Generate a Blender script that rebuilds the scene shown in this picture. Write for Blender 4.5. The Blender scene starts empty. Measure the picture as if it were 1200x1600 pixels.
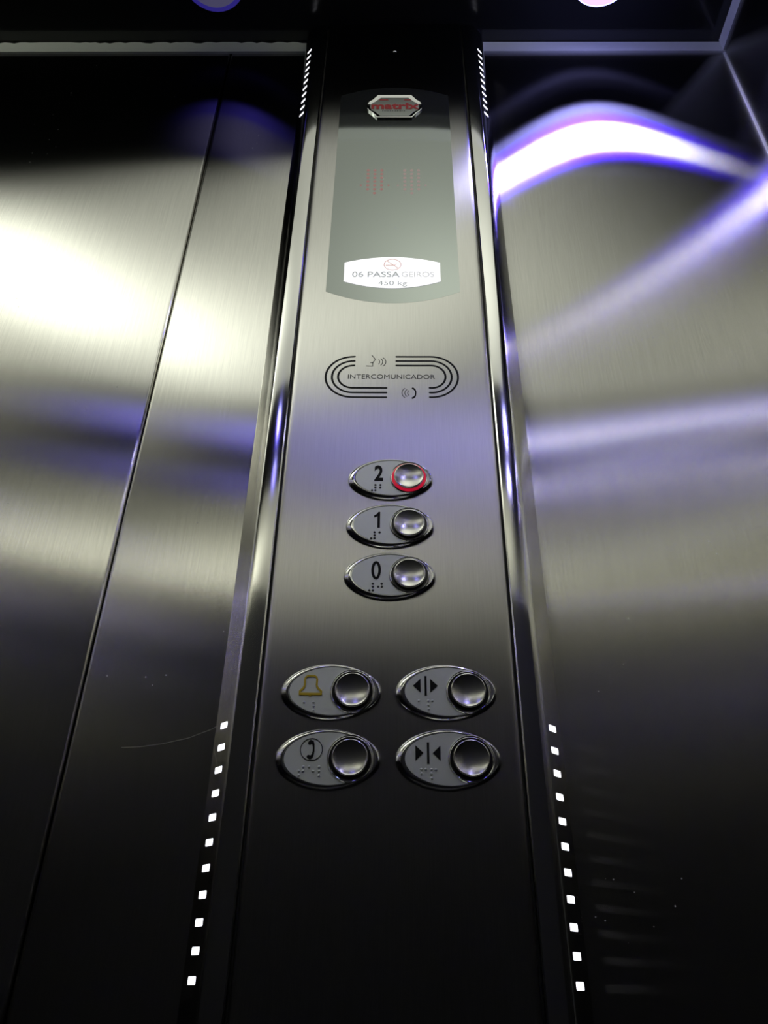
import bpy, bmesh, math, random
from mathutils import Vector, Matrix
random.seed(4)
S = bpy.context.scene
COL = S.collection
Z0 = 1.10            # height of the phone camera above the cabin floor
H = 1.134            # ceiling above the camera
XL, XR, YF, YB = -0.76, 0.452, 0.024, -0.905   # cabin walls

# ------------------------------------------------------------------ camera
def camera():
    pitch, yaw, roll, cx, d = 0.5749175, -0.0155854, 0.0147584, 0.0033697, 0.5199060
    cp, sp, cy, sy = math.cos(pitch), math.sin(pitch), math.cos(yaw), math.sin(yaw)
    fwd = Vector((sy*cp, cy*cp, sp)); r0 = Vector((cy, -sy, 0)); u0 = r0.cross(fwd)
    r = math.cos(roll)*r0 + math.sin(roll)*u0
    u = -math.sin(roll)*r0 + math.cos(roll)*u0
    cam = bpy.data.cameras.new('camera'); o = bpy.data.objects.new('camera', cam); COL.objects.link(o)
    m = Matrix((r, u, -fwd)).transposed().to_4x4(); m.translation = (cx, -d, Z0); o.matrix_world = m
    cam.sensor_fit = 'VERTICAL'; cam.sensor_height = 24.0; cam.lens = 1200/1600*24.0
    cam.clip_start = 0.01
    S.camera = o
camera()

# ------------------------------------------------------------------ world, exposure, lamp strengths
w = bpy.data.worlds.new('world'); S.world = w; w.use_nodes = True
w.node_tree.nodes['Background'].inputs[0].default_value = (0.002, 0.002, 0.003, 1)
S.view_settings.view_transform = 'Standard'
S.view_settings.look = 'None'
S.view_settings.exposure = 0.0
S.view_settings.gamma = 1.0
S.view_settings.use_curve_mapping = False
S.cycles.use_denoising = True
S.cycles.max_bounces = 14
S.cycles.glossy_bounces = 12
S.cycles.diffuse_bounces = 5
S.cycles.sample_clamp_indirect = 12
S.cycles.blur_glossy = 0.0
DIFFUSER_BASE = 0.5
DIFFUSER_LAMPS = [(-.70, -.29, 4.2, .105), (-.58, -.44, 2.4, .085), (-.36, -.46, 1.3, .10), (.10, -.44, 1.0, .14)]
ZC = Z0+H
SPOT_WHITE = (1.0, 1.0, 0.93, 62.0)
SPOT_BLUE = (0.07, 0.02, 1.0, 36.0)
LED = (0.92, 0.92, 1.0, 1.8)

# ------------------------------------------------------------------ materials
def brushed(name, base, ax, az, wave, dust):
    """steel sheet with vertical grain: wide horizontal spread ax, narrow vertical spread az"""
    m = bpy.data.materials.new(name); m.use_nodes = True
    nt = m.node_tree; nt.nodes.remove(nt.nodes['Principled BSDF'])
    N = nt.nodes.new; L = nt.links.new
    g = N('ShaderNodeBsdfAnisotropic'); g.distribution = 'BECKMANN'
    g.inputs['Color'].default_value = (*base, 1)
    g.inputs['Roughness'].default_value = math.sqrt(math.sqrt(ax*az))
    g.inputs['Anisotropy'].default_value = 1-math.sqrt(az/ax)
    c = N('ShaderNodeCombineXYZ'); c.inputs[2].default_value = 1; L(c.outputs[0], g.inputs['Tangent'])
    geo = N('ShaderNodeNewGeometry')
    # fine vertical grain in the tone of the metal
    mp = N('ShaderNodeMapping'); mp.inputs['Scale'].default_value = (1400, 1400, 25)
    n = N('ShaderNodeTexNoise'); n.inputs['Scale'].default_value = 1; n.inputs['Detail'].default_value = 2
    L(geo.outputs['Position'], mp.inputs[0]); L(mp.outputs[0], n.inputs['Vector'])
    mx = N('ShaderNodeMix'); mx.data_type = 'RGBA'
    mx.inputs[6].default_value = (*[v*.88 for v in base], 1); mx.inputs[7].default_value = (*[min(1, v*1.12) for v in base], 1)
    L(n.outputs['Fac'], mx.inputs[0]); L(mx.outputs[2], g.inputs['Color'])
    n2 = N('ShaderNodeTexNoise'); n2.inputs['Scale'].default_value = 2.6; n2.inputs['Detail'].default_value = 0
    L(geo.outputs['Position'], n2.inputs['Vector'])
    bp = N('ShaderNodeBump'); bp.inputs['Strength'].default_value = 1; bp.inputs['Distance'].default_value = wave
    L(n2.outputs['Fac'], bp.inputs['Height']); L(bp.outputs[0], g.inputs['Normal'])
    out = nt.nodes['Material Output']
    if not dust: L(g.outputs[0], out.inputs[0]); return m
    v = N('ShaderNodeTexVoronoi'); v.inputs['Scale'].default_value = 110
    nz = N('ShaderNodeTexNoise'); nz.inputs['Scale'].default_value = 11; nz.inputs['Detail'].default_value = 3
    L(geo.outputs['Position'], v.inputs['Vector']); L(geo.outputs['Position'], nz.inputs['Vector'])
    lt = N('ShaderNodeMath'); lt.operation = 'LESS_THAN'; lt.inputs[1].default_value = .055
    gt = N('ShaderNodeMath'); gt.operation = 'GREATER_THAN'; gt.inputs[1].default_value = .6
    mu = N('ShaderNodeMath'); mu.operation = 'MULTIPLY'
    L(v.outputs['Distance'], lt.inputs[0]); L(nz.outputs['Fac'], gt.inputs[0])
    L(lt.outputs[0], mu.inputs[0]); L(gt.outputs[0], mu.inputs[1])
    md = N('ShaderNodeMath'); md.operation = 'MULTIPLY'; md.inputs[1].default_value = dust; L(mu.outputs[0], md.inputs[0])
    df = N('ShaderNodeBsdfDiffuse'); df.inputs[0].default_value = (.6, .6, .6, 1)
    ms = N('ShaderNodeMixShader'); L(md.outputs[0], ms.inputs[0]); L(g.outputs[0], ms.inputs[1]); L(df.outputs[0], ms.inputs[2])
    L(ms.outputs[0], out.inputs[0])
    return m
def lamp_sheet(name, base, blobs):
    """opal sheet lit from behind by a few lamps: brighter near each lamp (x, y, strength, spread)"""
    m = mat(name, (.6, .6, .6), 0, .5, emit=(.97, 1.0, .85, 1.0)); nt = m.node_tree; N = nt.nodes.new; L = nt.links.new
    geo = N('ShaderNodeNewGeometry'); prev = None
    for x, y, a, sg in blobs:
        d = N('ShaderNodeVectorMath'); d.operation = 'DISTANCE'; d.inputs[1].default_value = (x, y, ZC)
        L(geo.outputs['Position'], d.inputs[0])
        p = N('ShaderNodeMath'); p.operation = 'POWER'; p.inputs[1].default_value = 2; L(d.outputs['Value'], p.inputs[0])
        q = N('ShaderNodeMath'); q.operation = 'MULTIPLY'; q.inputs[1].default_value = -1/(2*sg*sg); L(p.outputs[0], q.inputs[0])
        e = N('ShaderNodeMath'); e.operation = 'EXPONENT'; L(q.outputs[0], e.inputs[0])
        k = N('ShaderNodeMath'); k.operation = 'MULTIPLY_ADD'; k.inputs[1].default_value = a; L(e.outputs[0], k.inputs[0])
        if prev: L(prev.outputs[0], k.inputs[2])
        else: k.inputs[2].default_value = base
        prev = k
    L(prev.outputs[0], nt.nodes['Principled BSDF'].inputs['Emission Strength'])
    return m
def mat(name, base=(.5,.5,.5), metallic=0, rough=.5, emit=None, aniso=0, grain=0, dust=0, spec=None, wave=0, coat=0):
    m = bpy.data.materials.new(name); m.use_nodes = True
    nt = m.node_tree; b = nt.nodes['Principled BSDF']
    b.inputs['Base Color'].default_value = (*base, 1)
    b.inputs['Metallic'].default_value = metallic
    b.inputs['Roughness'].default_value = rough
    if spec is not None: b.inputs['Specular IOR Level'].default_value = spec
    if coat: b.inputs['Coat Weight'].default_value = coat; b.inputs['Coat Roughness'].default_value = .05
    if emit:
        b.inputs['Emission Color'].default_value = (*emit[:3], 1)
        b.inputs['Emission Strength'].default_value = emit[3]
    geo = nt.nodes.new('ShaderNodeNewGeometry')
    if aniso:
        b.inputs['Anisotropic'].default_value = aniso
        b.inputs['Anisotropic Rotation'].default_value = 0.25
        c = nt.nodes.new('ShaderNodeCombineXYZ'); c.inputs[2].default_value = 1
        nt.links.new(c.outputs[0], b.inputs['Tangent'])
    if grain:
        mp = nt.nodes.new('ShaderNodeMapping'); mp.inputs['Scale'].default_value = (900, 900, 14)
        n = nt.nodes.new('ShaderNodeTexNoise'); n.inputs['Scale'].default_value = 1; n.inputs['Detail'].default_value = 3
        nt.links.new(geo.outputs['Position'], mp.inputs[0]); nt.links.new(mp.outputs[0], n.inputs['Vector'])
        r = nt.nodes.new('ShaderNodeMapRange')
        r.inputs[3].default_value = rough*(1-grain); r.inputs[4].default_value = rough*(1+grain)
        nt.links.new(n.outputs['Fac'], r.inputs[0]); nt.links.new(r.outputs[0], b.inputs['Roughness'])
    if wave:
        n2 = nt.nodes.new('ShaderNodeTexNoise'); n2.inputs['Scale'].default_value = 3.2; n2.inputs['Detail'].default_value = 0
        nt.links.new(geo.outputs['Position'], n2.inputs['Vector'])
        bp = nt.nodes.new('ShaderNodeBump'); bp.inputs['Strength'].default_value = 1; bp.inputs['Distance'].default_value = wave
        nt.links.new(n2.outputs['Fac'], bp.inputs['Height']); nt.links.new(bp.outputs[0], b.inputs['Normal'])
    if dust:
        v = nt.nodes.new('ShaderNodeTexVoronoi'); v.inputs['Scale'].default_value = 90
        nz = nt.nodes.new('ShaderNodeTexNoise'); nz.inputs['Scale'].default_value = 9; nz.inputs['Detail'].default_value = 3
        nt.links.new(geo.outputs['Position'], v.inputs['Vector']); nt.links.new(geo.outputs['Position'], nz.inputs['Vector'])
        lt = nt.nodes.new('ShaderNodeMath'); lt.operation = 'LESS_THAN'; lt.inputs[1].default_value = .05
        gt = nt.nodes.new('ShaderNodeMath'); gt.operation = 'GREATER_THAN'; gt.inputs[1].default_value = .6
        mu = nt.nodes.new('ShaderNodeMath'); mu.operation = 'MULTIPLY'
        nt.links.new(v.outputs['Distance'], lt.inputs[0]); nt.links.new(nz.outputs['Fac'], gt.inputs[0])
        nt.links.new(lt.outputs[0], mu.inputs[0]); nt.links.new(gt.outputs[0], mu.inputs[1])
        mt = nt.nodes.new('ShaderNodeMath'); mt.operation = 'MULTIPLY_ADD'
        mt.inputs[1].default_value = -dust; mt.inputs[2].default_value = metallic
        nt.links.new(mu.outputs[0], mt.inputs[0]); nt.links.new(mt.outputs[0], b.inputs['Metallic'])
    return m
STEEL = (.60, .59, .565)
M = dict(
    wall=brushed('brushed_wall_steel', STEEL, .46, .012, .0006, .8),
    wall2=brushed('brushed_wall_steel_glossier', STEEL, .19, .012, .0006, .8),
    plate=brushed('brushed_plate_steel', (.57,.56,.545), .30, .045, .0, 0),
    trim=mat('polished_trim_steel', (.64,.635,.62), 1, .09),
    backwall=brushed('satin_wall_steel', (.62,.61,.57), .14, .006, .0, 0),
    added_panel=mat('added_panel_charcoal', (.03,.03,.032), 0, .45, spec=.3),  # for the unseen panel added to keep low reflections dark
    chrome=mat('chrome', (.75,.75,.76), 1, .07),
    darkchrome=mat('dark_chrome', (.16,.16,.16), 1, .12),
    cap=mat('satin_cap_steel', (.66,.65,.63), 1, .22),
    face=mat('silver_grey_label', (.76,.79,.77), .6, .5),
    black=mat('black_print', (.008,.008,.009), 0, .6, spec=.15),
    groove=mat('black_gap', (.006,.006,.006), 0, .6),
    grey=mat('grey_print', (.055,.055,.05), 0, .6),
    yellow=mat('yellow_enamel', (.70,.50,.03), 0, .35),
    dotdark=mat('dark_braille', (.06,.06,.065), 0, .35),
    dotlight=mat('grey_braille', (.80,.83,.84), 0, .3),
    glass=mat('smoked_glass', (.31,.335,.325), .95, .06),
    red=mat('red_lit_ring', (.5,.01,.02), 0, .25, emit=(1,.015,.07,.36)),
    redprint=mat('red_print', (.45,.02,.02), 0, .5),
    ledred=mat('red_matrix_dot', (.2,.04,.04), 0, .4, emit=(.50,.28,.25,.42)),
    ledred2=mat('pale_red_matrix_dot', (.2,.06,.05), 0, .4, emit=(.55,.46,.42,.4)),
    plaque=mat('plaque_painted_reflection', (.8,.8,.8), 0, .3, emit=(1,1,1,.95)),  # reflected ceiling light put in as emission, the plaque is no lamp
    plaqtext=mat('pale_grey_plaque_print', (.35,.37,.37), 0, .6, emit=(.45,.48,.47,.6)),  # print brightened by emission to match the plaque's painted reflection
    plaqtext2=mat('glare_paled_print', (.5,.5,.5), 0, .6, emit=(.66,.67,.65,.75)),  # same print made paler, glare painted into colour and emission
    plaqred=mat('glare_paled_red_print', (.6,.4,.36), 0, .6, emit=(.78,.55,.5,.65)),  # red print with glare painted into its colour and emission
    badge=mat('badge_silver', (.62,.64,.63), 1, .28),
    ceil=mat('black_gloss_ceiling', (.024,.026,.025), 0, .12, spec=.5),
    strip=mat('pale_protective_strip', (.84,.88,.82), 0, .5),
    floor=mat('dark_granite', (.02,.02,.022), 0, .3),
    diffuser=lamp_sheet('opal_diffuser', DIFFUSER_BASE, DIFFUSER_LAMPS),
    ringdark=mat('black_ring_plastic', (.015,.015,.015), 0, .25),
    spotw=mat('spot_lens', (.8,.8,.8), 0, .3, emit=SPOT_WHITE),
    spotb=mat('spot_blue_ring', (.1,.1,.6), 0, .3, emit=SPOT_BLUE),
    spotfar=mat('far_spot_lens', (.8,.8,.8), 0, .3, emit=(1,1,.95,34.0)),
    spotfarb=mat('far_spot_ring', (.1,.1,.6), 0, .3, emit=(.07,.03,1,17.0)),
    spotweak=mat('weak_spot_lens', (.8,.8,.8), 0, .3, emit=(.9,.9,1,4.0)),
    spotweakb=mat('weak_spot_ring', (.1,.1,.6), 0, .3, emit=(.06,.02,1,8.0)),
    spots=mat('added_spot_side_glow', (.1,.1,.6), 0, .3, emit=(.36,.36,1.0,7.0)),  # for the glowing band added to brighten the wall strip
    spotdim=mat('dim_spot_lens', (.2,.2,.3), 0, .3, emit=(.16,.15,.30,.35)),
    spotdimb=mat('dim_spot_ring', (.1,.1,.4), 0, .3, emit=(.07,.05,.55,.3)),
    led=mat('white_led', (.9,.9,.9), 0, .3, emit=LED),
    hair=mat('pale_hair', (.5,.48,.45), 0, .4),
)

# ------------------------------------------------------------------ mesh helpers.  Local panel frame in mm: x right, z up, t out of the wall
def W(x, z, t=0.0): return Vector((x/1000, -t/1000, z/1000))
def finish(name, bm, m, parent=None, loc=(0,0,0), smooth=None):
    bmesh.ops.remove_doubles(bm, verts=bm.verts, dist=1e-7)
    bmesh.ops.recalc_face_normals(bm, faces=bm.faces)
    me = bpy.data.meshes.new(name); bm.to_mesh(me); bm.free()
    me.materials.append(m)
    if smooth is not None:
        me.polygons.foreach_set('use_smooth', [True]*len(me.polygons))
        me.set_sharp_from_angle(angle=math.radians(smooth))
    o = bpy.data.objects.new(name, me); COL.objects.link(o); o.location = loc
    if parent: o.parent = parent
    return o
def tag(o, label=None, cat=None, group=None, kind=None):
    if label: o['label'] = label
    if cat: o['category'] = cat
    if group: o['group'] = group
    if kind: o['kind'] = kind
    return o
def empty(name, loc, label, cat, group=None):
    o = bpy.data.objects.new(name, None); COL.objects.link(o); o.location = loc; o.empty_display_size = .02
    return tag(o, label, cat, group)
def prism(bm, pts, t0, t1, bevel=0.0):
    """closed outline pts (x,z mm) from height t0 to t1, with an optional bevelled top"""
    n = len(pts)
    cx = sum(p[0] for p in pts)/n; cz = sum(p[1] for p in pts)/n
    loops = [[bm.verts.new(W(x, z, t0)) for x, z in pts]]
    if bevel:
        loops.append([bm.verts.new(W(x, z, t1-bevel)) for x, z in pts])
        ins = []
        for i, (x, z) in enumerate(pts):
            a = Vector(pts[i-1]); c = Vector(pts[(i+1) % n]); tdir = (c-a)
            if tdir.length < 1e-9: tdir = Vector((1, 0))
            tdir.normalize(); nr = Vector((-tdir.y, tdir.x))
            if nr.dot(Vector((cx-x, cz-z))) < 0: nr = -nr
            ins.append((x+nr.x*bevel, z+nr.y*bevel))
        loops.append([bm.verts.new(W(x, z, t1)) for x, z in ins])
    else:
        loops.append([bm.verts.new(W(x, z, t1)) for x, z in pts])
    for a, b in zip(loops, loops[1:]):
        for i in range(n): bm.faces.new((a[i], a[(i+1) % n], b[(i+1) % n], b[i]))
    bm.faces.new(loops[-1]); bm.faces.new(loops[0])
def loft(bm, loops, cap0=False, cap1=False):
    L = [[bm.verts.new(W(*p)) for p in lp] for lp in loops]; n = len(L[0])
    for a, b in zip(L, L[1:]):
        for i in range(n): bm.faces.new((a[i], a[(i+1) % n], b[(i+1) % n], b[i]))
    if cap0: bm.faces.new(L[0])
    if cap1: bm.faces.new(L[-1])
def stroke(bm, pts, wd, t0, t1, closed=False):
    """a ribbon of width wd (number or list) along pts, as a closed prism with round ends"""
    n = len(pts); P = [Vector(p) for p in pts]
    ws = wd if isinstance(wd, (list, tuple)) else [wd]*n
    Lf, Rt = [], []
    for i in range(n):
        if closed: a, b = P[i-1], P[(i+1) % n]
        else: a, b = P[max(i-1, 0)], P[min(i+1, n-1)]
        d = (b-a).normalized(); nr = Vector((-d.y, d.x))*ws[i]/2
        Lf.append(P[i]+nr); Rt.append(P[i]-nr)
    if closed:
        loft(bm, [[(p.x, p.y, t0) for p in Lf], [(p.x, p.y, t1) for p in Lf], [(p.x, p.y, t1) for p in Rt], [(p.x, p.y, t0) for p in Rt], [(p.x, p.y, t0) for p in Lf]])
        return
    def fan(c, a0, r):      # half-round end
        return [c+Vector((math.cos(a0-math.pi*k/6), math.sin(a0-math.pi*k/6)))*r for k in range(1, 6)]
    e1 = fan(P[-1], math.atan2(Lf[-1].y-P[-1].y, Lf[-1].x-P[-1].x), ws[-1]/2)
    e0 = fan(P[0], math.atan2(Rt[0].y-P[0].y, Rt[0].x-P[0].x), ws[0]/2)
    V = lambda p, t: bm.verts.new(W(p.x, p.y, t))
    lt, rt, lb, rb = [[V(p, t) for p in q] for q, t in ((Lf, t1), (Rt, t1), (Lf, t0), (Rt, t0))]
    f1, f0, g1, g0 = [[V(p, t) for p in q] for q, t in ((e1, t1), (e0, t1), (e1, t0), (e0, t0))]
    for i in range(n-1): bm.faces.new((lt[i], lt[i+1], rt[i+1], rt[i]))
    bm.faces.new([lt[-1]]+f1+[rt[-1]]); bm.faces.new([rt[0]]+f0+[lt[0]])
    top = lt+f1+rt[::-1]+f0; bot = lb+g1+rb[::-1]+g0
    for i in range(len(top)): bm.faces.new((bot[i], bot[(i+1) % len(top)], top[(i+1) % len(top)], top[i]))
def arc(cx, cz, rx, rz, a0, a1, n=16):
    return [(cx+rx*math.cos(math.radians(a0+(a1-a0)*i/n)), cz+rz*math.sin(math.radians(a0+(a1-a0)*i/n))) for i in range(n+1)]
def revolve(bm, cx, cz, prof, n=48, cap_last=True):
    """prof: list of (r, t); r=0 ends in a point"""
    loops = []
    for r, t in prof:
        if r == 0: loops.append(bm.verts.new(W(cx, cz, t)))
        else: loops.append([bm.verts.new(W(cx+r*math.cos(2*math.pi*i/n), cz+r*math.sin(2*math.pi*i/n), t)) for i in range(n)])
    for a, b in zip(loops, loops[1:]):
        if not isinstance(a, list): a, b = b, a
        if isinstance(b, list):
            for i in range(n): bm.faces.new((a[i], a[(i+1) % n], b[(i+1) % n], b[i]))
        else:
            for i in range(n): bm.faces.new((a[i], a[(i+1) % n], b))
def text(name, body, x0, x1, z0, z1, t0, t1, m, parent, loc=(0,0,0), bold=0.0, shear=0.0):
    """lettering scaled to fill the box x0..x1, z0..z1 (mm)"""
    c = bpy.data.curves.new(name, 'FONT'); c.body = body; c.size = 1; c.offset = bold; c.shear = shear
    c.extrude = .02; c.resolution_u = 6
    to = bpy.data.objects.new('tmp', c); COL.objects.link(to)
    me = bpy.data.meshes.new_from_object(to.evaluated_get(bpy.context.evaluated_depsgraph_get()))
    bpy.data.objects.remove(to); bpy.data.curves.remove(c)
    xs = [v.co.x for v in me.vertices]; ys = [v.co.y for v in me.vertices]
    ax, bx, ay, by = min(xs), max(xs), min(ys), max(ys)
    for v in me.vertices:
        x = x0+(v.co.x-ax)/(bx-ax)*(x1-x0); z = z0+(v.co.y-ay)/(by-ay)*(z1-z0)
        v.co = W(x, z, t1 if v.co.z > 0 else t0)
    me.name = name; me.materials.clear(); me.materials.append(m)
    o = bpy.data.objects.new(name, me); COL.objects.link(o); o.location = loc; o.parent = parent
    return o
def box(bm, x0, x1, y0, y1, z0, z1):
    v = [bm.verts.new((x, y, z)) for x in (x0, x1) for y in (y0, y1) for z in (z0, z1)]
    for f in ((0,1,3,2), (4,6,7,5), (0,4,5,1), (2,3,7,6), (0,2,6,4), (1,5,7,3)): bm.faces.new([v[i] for i in f])

# ------------------------------------------------------------------ cabin shell (world metres)
ZC = Z0+H
def struct(o): o['kind'] = 'structure'; return o
SEAM = -0.2262
def wall_sheet(name, x0, x1, bev0, bev1, mk='wall'):
    # steel sheet whose long edges at a seam are folded back
    bm = bmesh.new()
    prof = []
    prof += [(x0, YF+.012), (x0, YF+.0032), (x0+.0003, YF+.0019), (x0+.0010, YF+.0008), (x0+.0020, YF+.0002), (x0+.0032, YF)] if bev0 else [(x0, YF+.012), (x0, YF)]
    prof += [(x1-.0032, YF), (x1-.0020, YF+.0002), (x1-.0010, YF+.0008), (x1-.0003, YF+.0019), (x1, YF+.0032), (x1, YF+.012)] if bev1 else [(x1, YF), (x1, YF+.012)]
    a = [bm.verts.new((x, y, 0)) for x, y in prof]; b = [bm.verts.new((x, y, ZC)) for x, y in prof]
    n = len(prof)
    for i in range(n): bm.faces.new((a[i], a[(i+1) % n], b[(i+1) % n], b[i]))
    bm.faces.new(a); bm.faces.new(b)
    return struct(finish(name, bm, M[mk], smooth=50))
wall_sheet('wall_front', -.04, XR, False, False)
wall_sheet('wall_front', SEAM+.0005, -.04, True, False, 'wall2')
wall_sheet('wall_front', XL, SEAM-.0005, False, True, 'wall2')
bm = bmesh.new(); box(bm, SEAM-.004, SEAM+.004, YF+.012, YF+.014, 0, ZC); struct(finish('trim_5', bm, M['groove']))
bm = bmesh.new(); box(bm, XR, XR+.012, YB, YF+.012, 0, ZC); struct(finish('wall_right', bm, M['wall']))
bm = bmesh.new(); box(bm, XL-.012, XL, YB, YF+.012, 0, ZC); struct(finish('wall_left', bm, M['wall']))
bm = bmesh.new(); box(bm, XL, XR, YB-.012, YB, 0, ZC); struct(finish('wall_back', bm, M['backwall']))
bm = bmesh.new(); box(bm, XL, XR, YB, YB+.012, 0, Z0+.70); struct(finish('added_dark_trim', bm, M['added_panel']))  # unseen dark panel added to darken the lower reflections
bm = bmesh.new(); box(bm, XL-.012, XR+.012, YB-.012, YF+.012, -.02, 0); struct(finish('floor', bm, M['floor']))
DX0, DX1, DY0, DY1 = -0.73, 0.26, -0.69, -0.148     # lit panel hanging 35 mm below the ceiling
bm = bmesh.new(); box(bm, XL-.012, XR+.012, YB-.012, YF+.012, ZC, ZC+.02)
struct(finish('ceiling', bm, M['ceil']))

# pale strip with a torn upper edge along the top of the walls
def wall_strip(name, x0, x1, torn):
    bm = bmesh.new(); n = 90 if torn else 2
    y0, y1 = YF-.0016, YF
    top0, bot0, top1, bot1 = [], [], [], []
    for i in range(n+1):
        x = x0+(x1-x0)*i/n
        z = ZC-.0010-(random.uniform(0, .0035)*(random.random() < .6) if torn else .001)
        for lst, y, zz in ((top0, y0, z), (bot0, y0-.0012, ZC-.029), (top1, y1, z), (bot1, y1, ZC-.0295)):
            lst.append(bm.verts.new((x, y, zz)))
    for i in range(n):
        for a, b in ((top0, bot0), (bot0, bot1), (bot1, top1), (top1, top0)):
            bm.faces.new((a[i], a[i+1], b[i+1], b[i]))
    return struct(finish(name, bm, M['strip']))
wall_strip('trim_1', XL, -.1215, True)
wall_strip('trim_2', .1215, XR, False)
for nm, xa, xb in (('trim_3', XR-.0028, XR), ('trim_4', XL, XL+.0028)):
    bm = bmesh.new(); box(bm, xa, xb, YB, YF-.003, ZC-.028, ZC-.001); struct(finish(nm, bm, M['strip']))

bm = bmesh.new(); box(bm, XR-.0022, XR, YF-.0022, YF, 0, ZC-.03); struct(finish('trim_7', bm, M['strip']))

# ------------------------------------------------------------------ lamps in the ceiling
lp = empty('ceiling_light_panel', ((DX0+DX1)/2, (DY0+DY1)/2, ZC), 'large pale glowing light panel mounted under the middle of the black cabin ceiling', 'ceiling light')
bm = bmesh.new()                                    # bowed front and rear edges
ol = []
for i in range(25):
    x = DX0+(DX1-DX0)*i/24; ol.append((x, -.146-.30*max(0, abs(x+.02)-.07)**1.35*(1.0 if x < 0 else .8)))
ol += [(DX1, DY0), (DX0, DY0)]
lo = [bm.verts.new((x, y, ZC-.035)) for x, y in ol]; hi = [bm.verts.new((x, y, ZC-.003)) for x, y in ol]
for i in range(len(ol)): bm.faces.new((lo[i], lo[(i+1) % len(ol)], hi[(i+1) % len(ol)], hi[i]))
bm.faces.new(lo); bm.faces.new(hi)
o = finish('diffuser', bm, M['diffuser']); o.parent = lp; o.matrix_parent_inverse = Matrix.Translation(lp.location).inverted()
def spot(x, y, lit, label):
    rin = .0225 if lit else .0355
    t = empty('ceiling_spotlight', (x, y, ZC-.056), label, 'spotlight', 'round spotlights in the cabin ceiling')
    def rv(name, prof, m):
        bm = bmesh.new(); n = 40; loops = []
        for r, z in prof: loops.append([bm.verts.new((r*math.cos(2*math.pi*i/n), r*math.sin(2*math.pi*i/n), z)) for i in range(n)])
        for a, b in zip(loops, loops[1:]):
            for i in range(n): bm.faces.new((a[i], a[(i+1) % n], b[(i+1) % n], b[i]))
        bm.faces.new(loops[0]); bm.faces.new(loops[-1])
        return finish(name, bm, m, t, smooth=40)
    rv('housing', [(.040, .056), (.0415, .052), (.0415, .022), (.040, .022)], M['groove'])
    rv('added_side_glow', [(.040, .0215), (.041, .0205), (.041, -.003), (.040, -.003)], M['spots' if lit else 'spotdimb'])  # glowing band added to the housing to light strip and ceiling
    rv('glow_ring', [(.0398, 0), (.0398, -.0034), (rin, -.0040), (rin, 0)], M['spotfarb' if lit == 'far' else 'spotweakb' if lit == 'weak' else 'spotb' if lit else 'spotdimb'])
    rv('lens', [(rin-.0002, 0), (rin-.0002, -.0042), (.015, -.0062), (.007, -.0070)], M['spotfar' if lit == 'far' else 'spotweak' if lit == 'weak' else 'spotw' if lit else 'spotdim'])
    return t
spot(.257, -.088, True, 'bright blue-white round ceiling spotlight at the top right')
spot(-.227, -.083, False, 'dim violet round ceiling spotlight at the top left')
spot(.257, -.805, 'far', 'lit round ceiling spotlight near the back wall on the right')
spot(-.227, -.805, 'weak', 'faintly lit bluish round ceiling spotlight near the back wall on the left')

# ------------------------------------------------------------------ light columns either side of the control panel
TOP = H*1000-1.0; BOT = -Z0*1000+1.0
def column(sx, label):
    t = empty('light_column', (0, 0, Z0), label, 'light column', 'steel light columns beside the control panel')
    prof = [(90.9, -14), (90.9, -2.0), (91.3, -.8), (92.3, 0), (95, .25), (99, .35), (103, .25), (105.6, 0), (106.6, -.3), (107.6, -1.1), (119.6, -12.6), (120.6, -13.9), (121, -15.2), (121, -24)]
    bm = bmesh.new()
    loft(bm, [[(sx*x, zz, tt) for x, tt in prof]+[(sx*90.9, zz, -24)] for zz in (BOT, TOP)], True, True)
    finish('steel_profile', bm, M['trim'], t, smooth=25)
    bm = bmesh.new()   # bright lip on top
    loft(bm, [[(sx*x, zz, tt+.35*(k)) for x, tt in prof[1:-1]]+[(sx*90.9, zz, -20)] for k, zz in ((0, TOP-4.2), (1, TOP-3.4), (1, TOP-.4), (0, TOP))], True, True)
    finish('end_lip', bm, M['chrome'], t, smooth=25)
    # LED windows on the slanted face
    d = Vector((12.0, -11.5)).normalized()          # along the slant in (x, t)
    nn = Vector((11.5, 12.0)).normalized()          # out of the slant
    bm = bmesh.new()
    hw, hh, r = 3.8, 2.15, .6
    ol = []
    for cx_, cz_, a0 in ((hw-r, hh-r, 0), (-hw+r, hh-r, 90), (-hw+r, -hh+r, 180), (hw-r, -hh+r, 270)):
        ol += arc(cx_, cz_, r, r, a0, a0+90, 4)
    def pt(a, z, h):
        x = a*d.x+h*nn.x; tt = a*d.y+h*nn.y
        return (sx*x, z, tt)
    loft(bm, [[pt(a, z, -.4) for a, z in ol], [pt(a, z, .12) for a, z in ol]], True, True)
    first = None
    for z_first in (12.9, 924.2):
        for k in range(11):
            z = z_first+15.12*k; loc = W(sx*113.6, z, -6.85)
            if first is None: first = finish('led', bm, M['led'], t, loc=loc)
            else:
                c = first.copy(); COL.objects.link(c); c.parent = t; c.location = loc
    return t
column(-1, 'polished steel light column left of the control panel with white square leds')
column(1, 'polished steel light column right of the control panel with white square leds')

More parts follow.
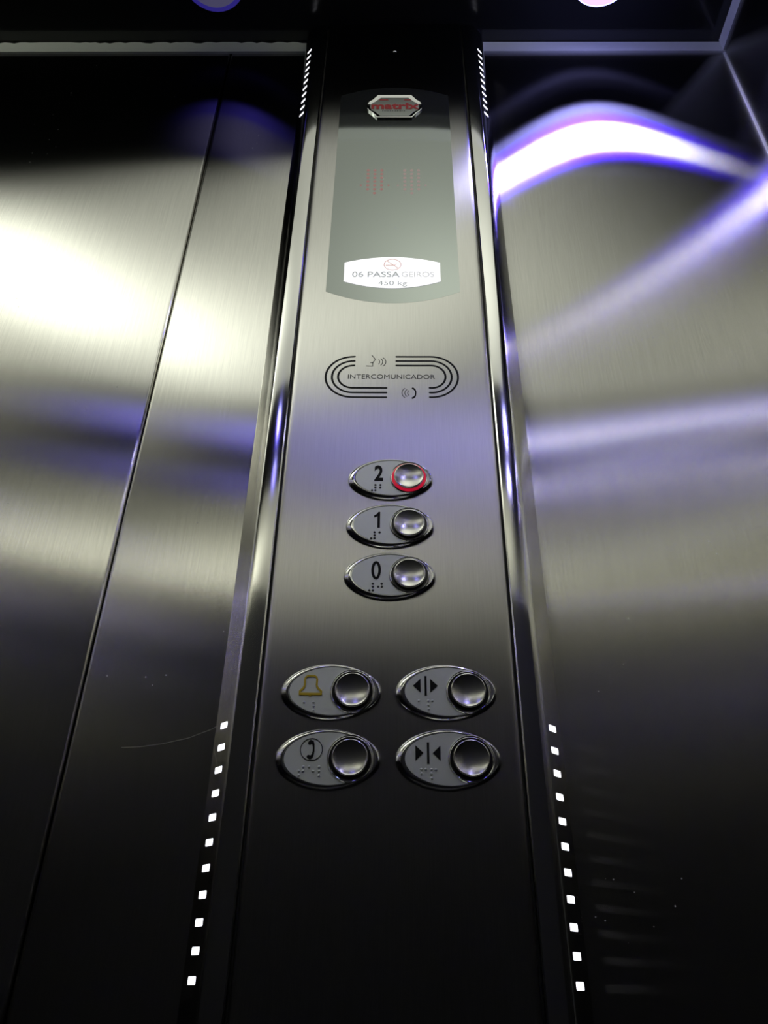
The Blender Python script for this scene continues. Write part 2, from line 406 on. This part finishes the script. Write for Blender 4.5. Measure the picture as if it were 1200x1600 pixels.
# ------------------------------------------------------------------ control panel
P = empty('control_panel', (0, 0, Z0), 'tall brushed steel lift control panel with display, intercom print and seven oval buttons', 'control panel')
bm = bmesh.new()
prof = [(-89.4, -24), (-89.4, -2.2), (-89.0, -1.2), (-88.2, -.5), (-87, -.15), (-84.5, 0), (84.5, 0), (87, -.15), (88.2, -.5), (89.0, -1.2), (89.4, -2.2), (89.4, -24)]
loft(bm, [[(x, z, t) for x, t in prof] for z in (BOT, TOP)], True, True)
finish('face_plate', bm, M['plate'], P, smooth=35)
for sx in (-1, 1):
    bm = bmesh.new(); prism(bm, [(sx*89.45, BOT), (sx*90.85, BOT), (sx*90.85, TOP), (sx*89.45, TOP)], -24, -5)
    finish('gap_seal', bm, M['groove'], P)
bm = bmesh.new(); revolve(bm, .6, 1061.7, [(2.6, -.2), (2.6, .25), (1.9, .9), (0.6, 1.2), (0, 1.2)], 24)
finish('screw', bm, M['chrome'], P, smooth=40)

# display glass: barrel outline
def barrel(xw, zt, zb, st, sb, n=28):
    pts = []
    for i in range(n+1):
        u = -1+2*i/n; pts.append((xw*u, zt+st*(1-u*u)))
    for i in range(n+1):
        u = 1-2*i/n; pts.append((xw*u, zb-sb*(1-u*u)))
    return pts
bm = bmesh.new(); prism(bm, [(x+.8, z) for x, z in barrel(66.6, 953.5, 597, 18.5, 16.5)], -.4, .06)
disp = bm and finish('display_window', bm, M['glass'], P)
disp['label'] = 'smoked glass display window with faint red arrows'
# dot matrix arrows
def dots(name, X, m, faint):
    bm = bmesh.new(); rows = [798.3-7.0*k for k in range(7)]
    for r, z in enumerate(rows):
        cols = (1, 2, 3) if r in (0, 1, 2, 3, 5) else (0, 1, 2, 3, 4) if r == 4 else (2,)
        for c in cols:
            xx = X+(c-2)*7.7; rr = 1.9 if c in (1, 2, 3) else 1.3
            prism(bm, arc(xx, z, rr, rr*1.15, 0, 345, 11), .05, .10)
    finish(name, bm, m, disp)
dots('arrow_dots', -20.5, M['ledred'], 0)
dots('arrow_dots', 20.8, M['ledred2'], 1)
# maker's badge
bz, bx = 926.8, .9
def octo(a, b, cutx, cutz):
    return [(-a, -b+cutz), (-a+cutx, -b), (a-cutx, -b), (a, -b+cutz), (a, b-cutz), (a-cutx, b), (-a+cutx, b), (-a, b-cutz)]
def badge_outline(a, b):
    pts = []
    R_ = b*.62
    pts += [(a-13, -b), ] + arc(a-12, 0, 12, b*.62, -62, 62, 8) + [(a-13, b)]
    pts += [(-a+13, b)] + arc(-a+12, 0, 12, b*.62, 118, 242, 8) + [(-a+13, -b)]
    return [(x+bx, z+bz) for x, z in pts]
bm = bmesh.new()
loft(bm, [[(x, z, t) for x, z in badge_outline(a, b)] for a, b, t in ((34, 24.5, 0), (34, 24.5, 2.3), (33.4, 23.9, 2.5), (30, 20, 1.35))], True, True)
badge = finish('badge', bm, M['chrome'], disp, smooth=20)
bm = bmesh.new(); prism(bm, badge_outline(30, 20), 1.2, 1.45)
finish('badge_face', bm, M['badge'], disp)
text('badge_lettering', 'matrix', -27.5, 31.0, 920.8, 934.5, 1.44, 1.7, M['redprint'], disp, bold=.035)
bm = bmesh.new()
for x0, x1, z in ((-18, -6.5, 941.8), (12, 21, 941.8)): prism(bm, [(x0, z-1.1), (x1, z-1.1), (x1-1, z+1.1), (x0+1, z+1.1)], 1.44, 1.6)
finish('badge_accent', bm, M['redprint'], disp)
bm = bmesh.new()
x = -14
while x < 13:
    wv = random.uniform(.8, 1.6); prism(bm, [(x, 916.3), (x+wv, 916.3), (x+wv, 918.6), (x, 918.6)], 1.44, 1.55); x += wv+random.uniform(.6, 1.2)
finish('badge_small_marks', bm, M['grey'], disp)
# capacity plaque
bm = bmesh.new(); prism(bm, barrel(48.6, 639.5, 612, 8.5, 10), .0, .8)
plq = finish('capacity_plaque', bm, M['plaque'], P); plq['label'] = 'white plaque with passenger capacity, its bright reflection put in as glow'
text('capacity_text', '06 PASSA', -40.4, 7.6, 617.6, 625.8, .8, .95, M['plaqtext'], plq, bold=.01)
text('capacity_text', 'GEIROS', 9.4, 42.2, 617.8, 625.8, .8, .95, M['plaqtext2'], plq, bold=.01)
text('weight_text', '450 kg', -14, 14.8, 603.6, 612.0, .8, .95, M['plaqtext'], plq)
bm = bmesh.new()
stroke(bm, arc(.2, 636.4, 8.6, 8.3, 0, 352, 44), .9, .8, .95, closed=True)
stroke(bm, [(-5.8, 642.3), (6.4, 630.6)], .9, .8, .95)
stroke(bm, [(-6.3, 635.5), (2.6, 635.6)], 1.2, .8, .93); stroke(bm, [(2.6, 636.0), (4.6, 638.4)], .5, .8, .93)
finish('no_smoking_sign', bm, M['plaqred'], plq)

# intercom print
icz = 484.0
bm = bmesh.new()
for a, h_, xr in ((59.8, 24.7, -34.0), (54.0, 19.2, -34.0), (48.4, 13.6, -34.0)):
    wln = 1.9
    left = [(-34.0, icz+h_)] + [(x, z) for x, z in arc(-34.5, icz-.2, a-34.5, h_+.1, 90, 270, 26)] + [(-4.2, icz-h_-.3)]
    stroke(bm, left, wln, 0, .12)
    right = [(4.7, icz+h_), (20, icz+h_)] + arc(36.5, icz-.0, a+1.0-36.5, h_+.1, 90, -90, 26) + [(34.8, icz-h_)]
    stroke(bm, right, wln, 0, .12)
ic = finish('intercom_print', bm, M['black'], P); ic['label'] = 'black printed intercom ring of triple lines'
text('intercom_text', 'INTERCOMUNICADOR', -39.4, 39.9, icz-2.9, icz+2.3, 0, .12, M['grey'], ic)
bm = bmesh.new()
for f in ([(-17.9, 26.2), (-14.8, 21.3), (-16.8, 17.6), (-17.1, 16.6), (-17.0, 12.7), (-22.9, 12.9)], [(-16.9, 17.2), (-19.2, 17.0)]):
    stroke(bm, [(x, z+icz) for x, z in f], .75, 0, .12)
finish('face_profile', bm, M['grey'], ic)
for cx_, rx, rz, dz, a0, a1 in ((-12.4, 1.6, 3.0, 18.1, -65, 65), (-11.0, 3.0, 4.4, 18.1, -65, 65), (-9.5, 4.5, 5.6, 18.1, -65, 65),
                        (16.8, 1.9, 3.0, -19.8, 115, 245), (15.6, 3.2, 4.4, -19.8, 115, 245), (14.4, 4.6, 6.0, -19.8, 115, 245)):
    bm = bmesh.new(); stroke(bm, arc(cx_, icz+dz, rx, rz, a0, a1, 8), .65, 0, .12); finish('sound_wave', bm, M['grey'], ic)
bm = bmesh.new(); pts = [(19.6, -14.2), (21.2, -15.6), (22.1, -18), (22.2, -19.8), (22.0, -22), (21.2, -24.2), (19.4, -25.7)]
stroke(bm, [(x, z+icz) for x, z in pts], [2.0, 1.7, 1.2, 1.1, 1.2, 1.7, 2.0], 0, .12)
finish('handset_symbol', bm, M['black'], ic)

# ------------------------------------------------------------------ oval push buttons
def oval(a, b, cx_=0.0, n=72, tip=1.8):
    pts = []
    for i in range(n):
        th = 2*math.pi*i/n; c, s = math.cos(th), math.sin(th)
        p = tip if c > 0 else 2.0
        # slightly pointed right half
        rr = (abs(c)**p+abs(s)**2)**(-1/2.0) if c > 0 else 1.0
        k = 1-.035*(max(c, 0)*abs(s))*2
        pts.append((cx_+a*c*1.0, b*s*k))
    return pts
def split_oval(a, b, cx_, xc, left):
    pts = [p for p in oval(a, b, cx_) if (p[0] <= xc) == left]
    return pts
CX = 15.1
def make_button(name_z, x, z, lit=False):
    base = bmesh.new()
    O = [(35.3, 20.3, 0.0, -.2), (35.3, 20.3, 0.0, .5), (34.9, 20.1, .1, 1.6), (33.9, 19.4, .6, 2.9), (32.5, 18.5, 1.3, 3.8), (31.9, 18.1, 1.6, 4.0), (31.3, 17.7, 1.7, 3.95), (31.1, 17.5, 1.7, 3.3)]
    loft(base, [[(px, pz, t) for px, pz in oval(a, b, c)] for a, b, c, t in O], True, True)
    bt = finish('push_button', base, M['chrome'], P, loc=W(x, z), smooth=50)
    bm = bmesh.new()
    prism(bm, split_oval(30.6, 17.2, 1.7, 14.5, True), 3.0, 3.7); finish('label_plate', bm, M['face'], bt)
    bm = bmesh.new()
    prism(bm, split_oval(30.6, 17.2, 1.7, 14.6, False), 3.0, 3.7); finish('side_inlay', bm, M['cap'], bt)
    bm = bmesh.new()
    revolve(bm, CX, 0, [(15.9, 3.2), (15.7, 4.2), (15.0, 4.8), (14.3, 4.6), (13.9, 3.9)], 56)
    finish('socket_ring', bm, M['chrome'], bt, smooth=50)
    bm = bmesh.new()
    if lit: revolve(bm, CX, 0, [(14.1, 3.75), (14.1, 4.3), (12.6, 4.9), (11.2, 4.9)], 56); finish('lit_ring', bm, M['red'], bt, smooth=50)['label'] = 'glowing red ring'
    else: revolve(bm, CX, 0, [(14.1, 3.75), (14.0, 3.9), (12.5, 3.9), (11.2, 3.9)], 56); finish('dark_ring', bm, M['ringdark'], bt, smooth=50)
    bm = bmesh.new()
    prof = [(11.9, 3.8), (12.2, 4.6), (12.25, 6.4), (11.95, 7.0), (11.5, 7.15), (11.1, 6.95)]
    R_ = 36.0
    for k in range(1, 9):
        r = 11.1*(1-k/8)
        prof.append((r if r > .01 else 0, 6.95-(math.sqrt(R_*R_-r*r)-math.sqrt(R_*R_-11.1*11.1))))
    revolve(bm, CX, 0, prof, 56); finish('button_cap', bm, M['cap'], bt, smooth=30)
    return bt
def braille(bt, pts, m):
    bm = bmesh.new()
    for x, z in pts: revolve(bm, x, z, [(.95, 3.65), (.88, 4.0), (.6, 4.3), (0, 4.42)], 12)
    finish('braille', bm, M[m], bt, smooth=60)
T0, T1 = 3.68, 4.0
b2 = make_button('2', .3, 368.5, True); b2['label'] = 'lit oval floor button 2 with glowing red ring, topmost'
text('numeral', '2', -13.4, -6.1, -3.5, 12.1, T0, T1, M['black'], b2, bold=.025)
braille(b2, [(-12.3,-7.6), (-8.2,-7.6), (-12.3,-10.3), (-8.3,-10.3), (-15,-12.9), (-12.3,-12.9)], 'dotdark')
b1 = make_button('1', .3, 323.0); b1['label'] = 'oval floor button 1'
bm = bmesh.new()
prism(bm, [(-10.1, -3.4), (-8.0, -3.4), (-8.0, 11.5), (-9.5, 11.5), (-10.1, 10.1)], T0, T1)
prism(bm, [(-10.1, 10.1), (-9.9, 7.9), (-11.2, 6.9), (-12.8, 6.3), (-12.8, 8.2), (-11.4, 9.0)], T0, T1)
finish('numeral', bm, M['black'], b1)
braille(b1, [(-12.2,-7.6), (-8.2,-7.6), (-12.1,-10.3), (-14.8,-13.1), (-12.1,-13.0)], 'dotdark')
b0 = make_button('0', .3, 277.8); b0['label'] = 'oval floor button 0'
bm = bmesh.new(); stroke(bm, arc(-10.35, 3.7, 2.7, 6.8, 0, 352, 44), 2.0, T0, T1, closed=True)
finish('numeral', bm, M['black'], b0)
braille(b0, [(-12.6,-7.9), (-6.0,-7.9), (-12.6,-10.5), (-8.6,-10.5), (-5.8,-10.5), (-15.2,-13.5), (-12.5,-13.5)], 'dotdark')
ba = make_button('alarm', -39.9, 186.0); ba['label'] = 'oval alarm button with yellow bell'
bm = bmesh.new()
stroke(bm, [(-21.4, -2.4), (-21.6, -.8), (-19.8, 1.0), (-18.7, 2.4), (-18.3, 4), (-18.5, 8.0), (-17.8, 9.7), (-16.4, 10.5), (-11.9, 10.5), (-10.5, 9.7), (-9.8, 8), (-10.0, 4), (-9.6, 2.4), (-8.4, 1.0), (-6.5, -.8), (-6.7, -2.4)], 1.35, T0, T1+.2)
stroke(bm, [(-21.4, -2.6), (-6.7, -2.6)], 1.7, T0, T1+.25)
prism(bm, arc(-14.1, -3.6, 1.0, .7, 180, 360, 8), T0, T1+.2)
finish('bell_symbol', bm, M['yellow'], ba)
braille(ba, [(-18.1,-8.4), (-11.5,-8.4), (-11.4,-11.2), (-11.3,-14.0)], 'dotlight')
bp = make_button('phone', -39.9, 139.6); bp['label'] = 'oval phone button with circled black handset'
bm = bmesh.new(); stroke(bm, arc(-10.9, 5.6, 7.35, 7.3, 0, 353, 50), .42, T0, T1, closed=True)
stroke(bm, [(-12.2, 9.9), (-11.4, 10.8), (-10.4, 10.4), (-9.7, 8.8), (-9.4, 6.6), (-9.4, 4.4), (-9.8, 2.2), (-10.6, .8), (-11.6, .3), (-12.6, .8)], [2.4, 2.8, 2.2, 1.5, 1.2, 1.2, 1.5, 2.2, 2.8, 2.4], T0, T1)
finish('handset_symbol', bm, M['black'], bp)
braille(bp, [(-15.6,-5.8), (-11.8,-5.8), (-5.1,-5.8), (-18.4,-8.5), (-15.6,-8.5), (-8.9,-8.6), (-5.0,-8.5), (-18.3,-11.3), (-5.0,-11.3)], 'dotlight')
bo = make_button('open', 40.5, 186.3); bo['label'] = 'oval door open button, arrows pointing apart'
bm = bmesh.new()
prism(bm, [(-17.9, 8.9), (-17.9, -1.0), (-23.1, 3.9)], T0, T1); prism(bm, [(-11.2, 8.9), (-11.2, -1.0), (-5.9, 3.9)], T0, T1)
prism(bm, [(-15.1, -3.2), (-13.6, -3.2), (-13.6, 10.9), (-15.1, 10.9)], T0, T1)
finish('door_open_symbol', bm, M['black'], bo)
braille(bo, [(-19.2,-6.9), (-12.5,-6.9), (-9.8,-6.9), (-12.6,-9.9), (-12.6,-12.9)], 'dotlight')
bc = make_button('close', 40.5, 140.0); bc['label'] = 'oval door close button, arrows pointing together'
bm = bmesh.new()
prism(bm, [(-21.9, 8.6), (-21.9, -1.4), (-16.6, 3.7)], T0, T1); prism(bm, [(-5.2, 8.6), (-5.2, -1.5), (-10.3, 3.6)], T0, T1)
prism(bm, [(-14.2, -3.4), (-12.7, -3.4), (-12.7, 10.7), (-14.2, 10.7)], T0, T1)
finish('door_close_symbol', bm, M['black'], bc)
braille(bc, [(-18.1,-7), (-15.3,-7), (-11.5,-7), (-8.6,-7), (-18.0,-9.8), (-11.5,-9.8), (-11.6,-12.8)], 'dotlight')

# ------------------------------------------------------------------ a stray hair on the left wall
hp = [(-188, 153.0), (-175, 153.6), (-159, 156.0), (-142, 160.0), (-126.5, 166.3), (-121.6, 169.2)]
bm = bmesh.new(); rings = []
for i, (x, z) in enumerate(hp):
    c = Vector((x/1000, YF-.0004, (z)/1000)); r = .00011
    rings.append([bm.verts.new(c+Vector((0, math.cos(a), math.sin(a)))*r) for a in (0, 2.09, 4.19)])
for a, b in zip(rings, rings[1:]):
    for i in range(3): bm.faces.new((a[i], a[(i+1) % 3], b[(i+1) % 3], b[i]))
bm.faces.new(rings[0]); bm.faces.new(rings[-1])
hr = finish('hair_strand', bm, M['hair'], loc=(0, 0, Z0))
tag(hr, 'thin pale hair stuck on the steel wall beside the left column', 'hair')
